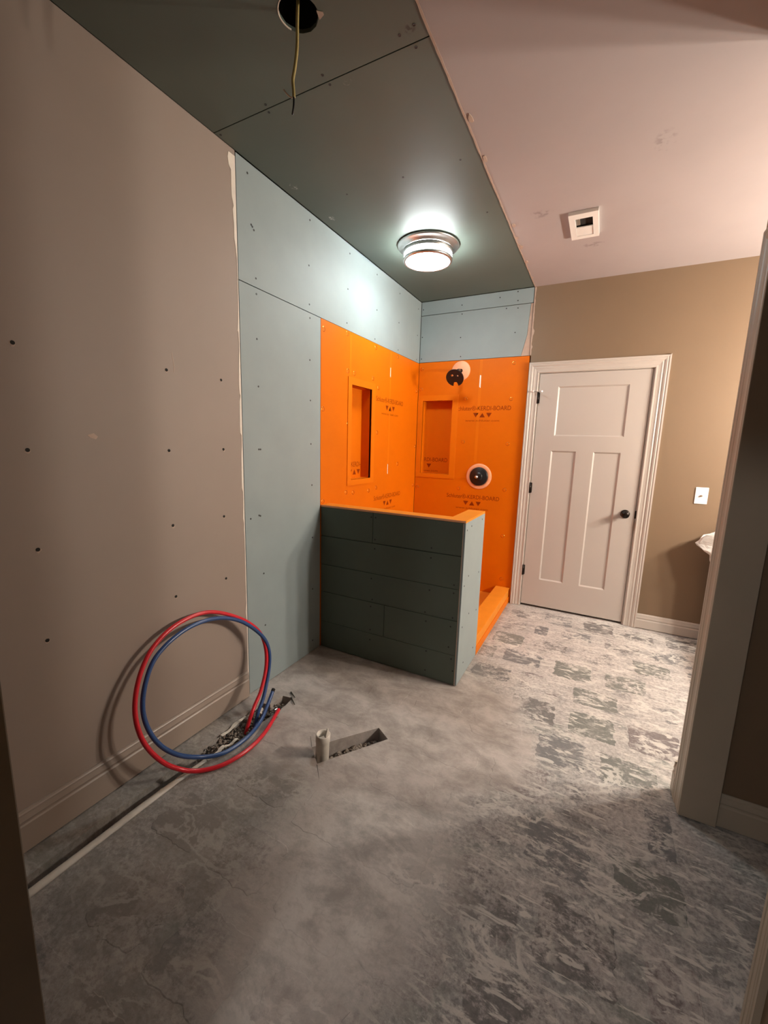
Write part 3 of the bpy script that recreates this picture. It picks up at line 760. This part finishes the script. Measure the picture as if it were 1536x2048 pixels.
sa = empty('shower_pipe_stub', (0.416, D, 2.101)); tag(sa, 'capped shower pipe with a black disc and pale round gasket, above the valve', 'shower pipe')
MB().lathe([(.018, -.001), (.082, -.0005), (.088, .003), (.084, .0055), (.03, .008), (.018, .009)], (.416, D, 2.101), (0, -1, 0), 40).build('gasket', M_SEAL, sa, True)
ctr = Vector((.432, 3.600, 2.012)); nr = Vector((0, -.80, -.60))
MB().tube(catmull([(.416, D+.02, 2.101), (.418, 3.74, 2.100), (.424, 3.68, 2.080), tuple(ctr-nr*.03), tuple(ctr-nr*.001)], 5), .0115, 14).build('pipe_stub', M_BRONZE, sa, True)
# disc with a notch at its foot and two slots
ux = Vector((1, 0, 0)); uy = nr.cross(ux).normalized()
if uy.z < 0: uy = -uy
R_ = .078
out = []
for k in range(60):
    a = -pi/2+2*pi*k/60
    if k == 0: continue
    if k < 3 or k > 57: continue
    out.append((R_*cos(a), R_*sin(a)))
out += [(-.016, -.045), (-.010, -.038), (.010, -.038), (.016, -.045)]
sl1 = [(-.030, .012), (-.012, .016), (-.008, .028), (-.016, .036), (-.032, .030)]
sl2 = [(.012, .016), (.030, .010), (.036, .020), (.028, .030), (.014, .028)]
MB().slab(out, [sl1, sl2], lambda u, v, t: tuple(ctr+ux*u+uy*v+nr*t), 0, .010).build('disc', M_BLACK, sa)

# =================================================================== LIGHT FITTINGS
fc = Vector((0.470, 2.785, H))
fx = empty('ceiling_light', tuple(fc)); tag(fx, 'round flush ceiling light, lit, with a wide metal pan on the green ceiling board', 'ceiling light')
DN = (0, 0, -1)
MB().lathe([(.0, .004), (.19, .004), (.203, .002), (.205, .008), (.198, .016), (.168, .020), (.166, .030), (.160, .031), (.0, .031)], fc-Vector((0, 0, 0)), DN, 64).build('base_pan', M_NICK, fx, True)
MB().lathe([(.156, .0312), (.156, .036)], fc, DN, 64).build('side_glass_upper', M_FIXSIDE, fx, True)
MB().lathe([(.157, .034), (.165, .035), (.165, .055), (.158, .057)], fc, DN, 64).build('retaining_band', M_NICK, fx, True)
MB().lathe([(.159, .057), (.161, .075), (.158, .092), (.150, .100)], fc, DN, 64).build('side_glass', M_FIXSIDE, fx, True)
lens = MB().lathe([(.150, .100), (.128, .105), (.122, .1035), (.100, .108), (.06, .111), (.012, .112)], fc, DN, 64, cap1=True).build('lens', M_FIXLENS, fx, True)
MB().lathe([(.130, .1045), (.132, .108), (.127, .109), (.125, .106)], fc, DN, 64).build('lens_ring', M_WPLAST, fx, True)
MB().lathe([(.159, .088), (.1645, .0885), (.1645, .099), (.158, .104), (.148, .105), (.148, .101)], fc, DN, 64).build('lens_rim', M_NICK, fx, True)

vl = empty('vanity_light', (XR, 2.88, 1.85)); tag(vl, 'three-globe wall light lit above the vanity around the corner', 'wall light')
MB().bbox((XR-.03, 2.50, 1.83), (XR-.001, 3.26, 1.93), .004).build('backplate', M_BRONZE, vl)
for y in (2.60, 2.88, 3.16):
    MB().tube(catmull([(XR-.03, y, 1.88), (XR-.09, y, 1.89), (XR-.14, y, 1.90), (XR-.14, y, 1.895)], 5), .009, 10).build('arm', M_BRONZE, vl, True)
    bm_ = MB().lathe([(.006, -.058)]+[(.058*sin(radians(a)), -.058*cos(radians(a))) for a in range(15, 180, 15)]+[(.006, .058)], (XR-.14, y, 1.84), (0, 0, 1), 20, True, True)
    bm_.build('globe', M_VAN, vl, True)
hl = empty('hallway_light', (1.15, -1.3, H)); tag(hl, 'small globe ceiling light in the hallway behind the doorway', 'ceiling light')
MB().lathe([(.09, .002), (.09, .02), (.04, .03), (.03, .05)], (1.15, -1.3, H), DN, 24, True, True).build('canopy', M_BRONZE, hl, True)
MB().lathe([(.006, .04)]+[(.10*sin(radians(a)), .14-.10*cos(radians(a))) for a in range(15, 180, 15)]+[(.006, .24)], (1.15, -1.3, H), DN, 24, True, True).build('globe', M_HALL, hl, True)

# ---- ceiling wire
wi = empty('loose_wire', (0.662, 1.207, H)); tag(wi, 'cream electrical cable dangling from the round ceiling hole, end stripped', 'wire')
wp = [(.668, 1.200, H+.05), (.664, 1.200, H-.02), (.660, 1.203, H-.09), (.648, 1.206, H-.14), (.640, 1.206, H-.17), (.644, 1.204, H-.20), (.646, 1.203, H-.222)]
MB().tube(catmull(wp, 8), .0052, 10).build('jacket', M_WIREY, wi, True)
MB().tube(catmull([(.646, 1.203, H-.220), (.638, 1.20, H-.222), (.625, 1.194, H-.212), (.616, 1.190, H-.200)], 5), .0022, 8).build('bare_wire', M_PAPER, wi, True)
MB().tube(catmull([(.646, 1.203, H-.220), (.645, 1.203, H-.245), (.638, 1.205, H-.268)], 5), .0030, 8).build('black_wire', M_BLACK, wi, True)

# ---- ceiling vent
ve = empty('ceiling_vent', (1.408, 2.89, H)); tag(ve, 'white exhaust vent half open with a dark gap, on the blush ceiling', 'vent')
vx0, vx1, vy0, vy1 = 1.331, 1.484, 2.738, 3.045
zt = H-.020
CV = lambda u, v, t: (u, v, zt+t)
MB().slab(rect(vx0, vy0, vx1, vy1), [rect(vx0+.032, vy0+.055, vx1-.030, vy1-.035)], CV, 0, .0185).build('frame', M_WPLAST, ve)
MB().box((vx0+.032, vy0+.055, H-.003), (vx1-.030, vy1-.035, H-.0015)).build('dark_duct', M_DARK, ve)
MB().bbox((vx0+.033, vy0+.165, zt+.003), (vx1-.031, vy1-.036, zt+.009), .001).build('damper', M_WPLAST, ve)
MB().bbox((vx0+.034, vy0+.08, zt+.010), (vx0+.055, vy0+.15, zt+.016), .001).build('bracket', M_STEEL, ve)

# ---- wall plate
wpn = empty('wall_plate', (2.318, D, 1.11)); tag(wpn, 'white wall plate with one small round jack, right of the door', 'wall plate')
MB().bbox((2.279, D-.006, 1.050), (2.358, D-.0002, 1.174), .0025).build('plate', M_WPLAST, wpn)
MB().lathe([(.0085, .005), (.0085, .009), (.006, .011), (.006, .016)], (2.318, D, 1.112), (0, -1, 0), 14, cap1=True).build('jack', M_STEEL, wpn)
for z in (1.071, 1.153):
    MB().lathe([(.0035, .005), (.003, .0068)], (2.318, D, z), (0, -1, 0), 10, cap1=True).build('plate_screw', M_WPLAST, wpn)

# =================================================================== PIPES ON THE FLOOR
red = [(0.190, 1.352, -.030), (0.188, 1.375, 0.015), (0.187, 1.398, 0.052), (0.179, 1.43, 0.08), (0.167, 1.488, 0.129), (0.143, 1.552, 0.218), (0.118, 1.577, 0.316), (0.092, 1.554, 0.415), (0.065, 1.454, 0.518), (0.042, 1.291, 0.607), (0.040, 1.132, 0.615), (0.052, 1.003, 0.568), (0.075, 0.919, 0.482), (0.105, 0.871, 0.365), (0.137, 0.873, 0.244), (0.166, 0.92, 0.132), (0.192, 0.985, 0.052), (0.236, 1.047, 0.016), (0.292, 1.125, 0.0115), (0.318, 1.240, 0.0115), (0.303, 1.370, 0.0115), (0.247, 1.533, 0.018)]
blue = [(0.196, 1.405, -.035), (0.193, 1.425, 0.010), (0.190, 1.445, 0.045), (0.178, 1.496, 0.094), (0.148, 1.568, 0.199), (0.131, 1.589, 0.298), (0.107, 1.560, 0.391), (0.074, 1.45, 0.506), (0.052, 1.31, 0.569), (0.050, 1.148, 0.576), (0.063, 1.004, 0.525), (0.087, 0.929, 0.436), (0.114, 0.898, 0.33), (0.144, 0.919, 0.216), (0.170, 0.984, 0.116), (0.195, 1.084, 0.038), (0.240, 1.175, 0.0125), (0.254, 1.299, 0.0115), (0.232, 1.412, 0.018), (0.203, 1.492, 0.046), (0.180, 1.561, 0.086)]
rp = empty('red_pipe', (0.2, 1.2, 0)); tag(rp, 'red plastic water pipe looped against the tan wall, outer of the two loops', 'pipe')
pr_ = catmull(red, 10); MB().tube(pr_, .0095, 14, caps=False).build('tubing', M_RED, rp, True)
MB().tube([pr_[-1]-(pr_[-1]-pr_[-2]).normalized()*.004, pr_[-1]+(pr_[-1]-pr_[-2]).normalized()*.012], .0098, 14).build('end_cap', M_DARK, rp)
bp = empty('blue_pipe', (0.2, 1.25, 0)); tag(bp, 'blue plastic water pipe looped against the tan wall, inner of the two loops', 'pipe')
pb_ = catmull(blue, 10); MB().tube(pb_, .0095, 14, caps=False).build('tubing', M_BLUE, bp, True)
MB().tube([pb_[-1]-(pb_[-1]-pb_[-2]).normalized()*.004, pb_[-1]+(pb_[-1]-pb_[-2]).normalized()*.012], .0098, 14).build('end_cap', M_DARK, bp)

# PVC run in the trench
pv = empty('trench_pipe', (0.172, 0.7, -.02)); tag(pv, 'dusty white drain pipe lying in the trench along the baseboard', 'pipe')
pts = [(0.170, 0.27, -.014), (0.171, .45, -.013), (0.173, 0.65, -.014), (0.175, .85, -.013), (.181, 1.00, -.016), (.186, 1.12, -.022)]
MB().tube(catmull(pts, 5), .0185, 16).build('tubing', M_PVC, pv, True)
# torn white wrap / broken shell pieces further along
for k, (x, y, ln, wd, rz) in enumerate([(.196, 1.17, .10, .022, .12), (.205, 1.25, .075, .016, -.1), (.128, 1.335, .17, .018, .08), (.150, 1.50, .05, .016, .6)]):
    n = 8; vs = []; fs = []
    for i in range(n+1):
        t = i/n
        for sgn in (-1, 1):
            u = sgn*wd/2*(1-.5*abs(t-.5))+rnd.uniform(-.003, .003); v = (t-.5)*ln
            for zz in (0, .004):
                vs.append((x+u*cos(rz)-v*sin(rz), y+u*sin(rz)+v*cos(rz), (-.006 if k != 2 else .0015)+zz+.004*sin(t*9+k)))
    for i in range(n):
        a = i*4; b_ = a+4
        fs += [(a, a+2, b_+2, b_), (a+1, b_+1, b_+3, a+3), (a, b_, b_+1, a+1), (a+2, a+3, b_+3, b_+2)]
    fs += [(0, 1, 3, 2), (n*4, n*4+2, n*4+3, n*4+1)]
    o = obj('broken_shell', vs, fs, M_CHIP)
    tag(o, ['long dusty white shell fragment beside the end of the trench pipe', 'short white shell fragment under the blue loop on the trench edge', 'pale strip of broken concrete edging along the trench by the baseboard', 'small pale chip at the far end of the trench near the green board'][k], 'debris')
for k, (x, y, a, mat, lab) in enumerate([(.262, 1.493, .3, M_STEEL, 'short shiny screw lying on the floor beside the blue pipe end'), (.225, 1.545, 1.2, M_STEEL, 'bent bright wire offcut lying by the blue pipe tip'), (.252, 1.640, -.6, M_STUD, 'thin dark stick lying across the far end of the trench'), (.215, 1.685, -.5, M_STUD, 'dark wood sliver beyond the trench near the green board')]):
    ln = (.028, .03, .07, .06)[k]
    p0 = Vector((x-cos(a)*ln/2, y-sin(a)*ln/2, .0045)); p1 = Vector((x+cos(a)*ln/2, y+sin(a)*ln/2, .0050))
    o = MB().tube([p0, (p0+p1)/2+Vector((0, 0, .001)), p1], .0032, 8, rad=[.0045, .003, .002]).build(('screw_scrap', 'wire_scrap', 'stick', 'wood_sliver')[k], mat)
    tag(o, lab, 'debris')

def gravel(name, poly, z, zvar, count, rr, label, seed):
    r = random.Random(seed); mb = MB(); n = 0
    xs = [p[0] for p in poly]; ys = [p[1] for p in poly]
    while n < count:
        x, y = r.uniform(min(xs), max(xs)), r.uniform(min(ys), max(ys))
        if not inside((x, y), poly): continue
        bm = bmesh.new(); bmesh.ops.create_icosphere(bm, subdivisions=1, radius=1)
        s_ = r.uniform(*rr); sc = Vector((s_*r.uniform(.6, 1.4), s_*r.uniform(.6, 1.4), s_*r.uniform(.4, .9)))
        rm = Matrix.Rotation(r.uniform(0, 6), 3, 'Z') @ Matrix.Rotation(r.uniform(-.6, .6), 3, 'X')
        zz = z+r.uniform(0, zvar)
        vs = [Vector((x, y, zz))+rm @ Vector([v.co[i]*sc[i]*(1+r.uniform(-.2, .2)) for i in range(3)]) for v in bm.verts]
        bm.verts.index_update()
        mb.add(vs, [tuple(v.index for v in f.verts) for f in bm.faces]); bm.free(); n += 1
    o = mb.build(name, M_GRAVEL); tag(o, label, 'gravel', kind='stuff'); return o
gravel('trench_gravel', [(.118, 1.16), (.218, 1.18), (.222, 1.45), (.228, 1.62), (.180, 1.63), (.168, 1.53), (.116, 1.52)], -.050, .034, 560, (.004, .009), 'loose grey gravel filling the far end of the trench', 5)
gravel('trench_rubble', [(.108, .27), (.15, .27), (.15, 1.15), (.112, 1.15)], -.060, .010, 300, (.004, .009), 'dark rubble at the bottom of the narrow trench along the baseboard', 8)
gravel('pit_gravel', [(.585, 1.425), (.645, 1.375), (.83, 1.640), (.770, 1.675), (.65, 1.52)], -.085, .03, 420, (.005, .011), 'dark gravel at the bottom of the drain pit', 6)

# drain stub
ds = empty('drain_stub', (.622, 1.405, -.13)); tag(ds, 'short dusty white drain pipe standing in the slanted floor pit', 'pipe')
c0 = (.622, 1.405, 0)
MB().lathe([(.031, -.132), (.031, .060), (.0335, .064), (.0335, .098), (.0300, .100), (.0265, .098), (.0265, .02), (.003, .018)], c0, (0.02, 0.03, 1), 28).build('tube_body', M_PVC, ds, True)
# splintered sliver above the rim
sv = []; sf = []
for i in range(6):
    a = radians(-28+i*11); hh = .098+.045*max(0, sin(pi*i/5))**1.2
    for r in (.0285, .0325):
        sv += [(.622+r*cos(a), 1.405+r*sin(a), .092), (.622+r*.97*cos(a), 1.405+r*.97*sin(a), hh)]
for i in range(5):
    a = i*4; b_ = a+4
    sf += [(a, b_, b_+1, a+1), (a+2, a+3, b_+3, b_+2), (a+1, b_+1, b_+3, a+3), (a, a+2, b_+2, b_)]
sf += [(0, 1, 3, 2), (20, 22, 23, 21)]
obj('splinter', sv, sf, M_PVC, ds)
gb = MB()
MB().slab([(.622+.018*cos(a)*rnd.uniform(.6, 1.1), 1.405+.018*sin(a)*rnd.uniform(.6, 1.1)) for a in [2*pi*k/10 for k in range(10)]], [], lambda u, v, t: (u, v, t), .060, .078).build('rag_plug', M_CHIP, ds)
for k, (x0, y0, x1, y1) in enumerate([(.553, 1.415, .500, 1.475), (.642, 1.338, .700, 1.275)]):
    MB().slab([(x0-.0015, y0), (x0+.0015, y0), (x1+.0006, y1), (x1-.0006, y1)], [], lambda u, v, t: (u, v, t), -.0005, .0006).build('saw_cut', M_STUD, floor)

# =================================================================== VANITY ALCOVE
tb = empty('trash_bin', (2.63, 3.695, 0)); tag(tb, 'slim dark bin beneath the plastic bag, around the corner right of the door', 'bin')
MB().bbox((2.46, 3.60, .004), (2.82, 3.785, .70), .012).build('bin_body', M_STUD, tb)
MB().slab(rect(2.452, 3.592, 2.828, 3.788), [rect(2.475, 3.612, 2.805, 3.772)], lambda u, v, t: (u, v, t), .70, .72).build('rim', M_STUD, tb)
# bag: crumpled dome with a pulled-out corner
mb = MB(); na, nh = 56, 18; vs = []; fs = []
tip = Vector((2.326, 3.690, .772))
for j in range(nh+1):
    t = j/nh
    z = .60+.38*t; k0 = 1 if t < .5 else max(.12, cos((t-.5)/.5*pi/2*.95))
    for k in range(na):
        a = 2*pi*k/na
        nz = noise.noise(Vector((cos(a)*2.5, sin(a)*2.5, t*4)))*.030+noise.noise(Vector((cos(a)*8, sin(a)*8, t*9)))*.016
        ca, sa_ = cos(a), sin(a); se = (abs(ca)**4+abs(sa_)**4)**(-.25)
        p = Vector((2.63+(.205*k0+nz)*se*ca, 3.695+(.108*k0+nz*.35)*se*sa_, z+nz*.5))
        p.y = min(max(p.y, 3.585), D-.012)
        dz = p.z-tip.z
        wz = max(0, 1-(dz/.20 if dz > 0 else -dz/.085))
        wx = min(1, max(0, (2.56-p.x)/.14))
        p.x -= .110*wz*wx; p.y += (tip.y-p.y)*.75*wz*wx
        vs.append(p)
for j in range(nh):
    for k in range(na):
        k2 = (k+1) % na
        fs.append((j*na+k, j*na+k2, (j+1)*na+k2, (j+1)*na+k))
fs.append(tuple(range(nh*na, (nh+1)*na)))
mb.add(vs, fs)
bg = mb.build('plastic_bag', M_BAG, None)
tag(bg, 'crumpled translucent white plastic bag poking past the casing by the back wall', 'bag')
vn = empty('vanity', (3.40, 2.85, 0)); tag(vn, 'dark wood bathroom vanity below the globe wall light around the corner', 'vanity')
MB().box((2.92, 2.25, .09), (XR-.002, 3.30, .83)).box((2.97, 2.27, .002), (XR-.002, 3.28, .09)).build('cabinet_body', M_CAB, vn)
MB().bbox((2.88, 2.22, .832), (XR-.002, 3.33, .865), .004).build('countertop', M_TOP, vn)
for y0, y1 in ((2.27, 2.765), (2.785, 3.28)):
    dr = MB().slab(rect(y0, .12, y1, .80), [rect(y0+.06, .18, y1-.06, .74)], lambda u, v, t: (2.92-t, u, v), .001, .02).box((2.912, y0+.05, .17), (2.919, y1-.05, .75)).build('cabinet_door', M_CAB, vn)
    MB().lathe([(.006, 0), (.006, .012), (.014, .018), (.014, .026), (.004, .029)], (2.90, (y1-.03) if y0 < 2.5 else (y0+.03), .70), (-1, 0, 0), 16, cap1=True).build('knob', M_BRONZE, dr, True)
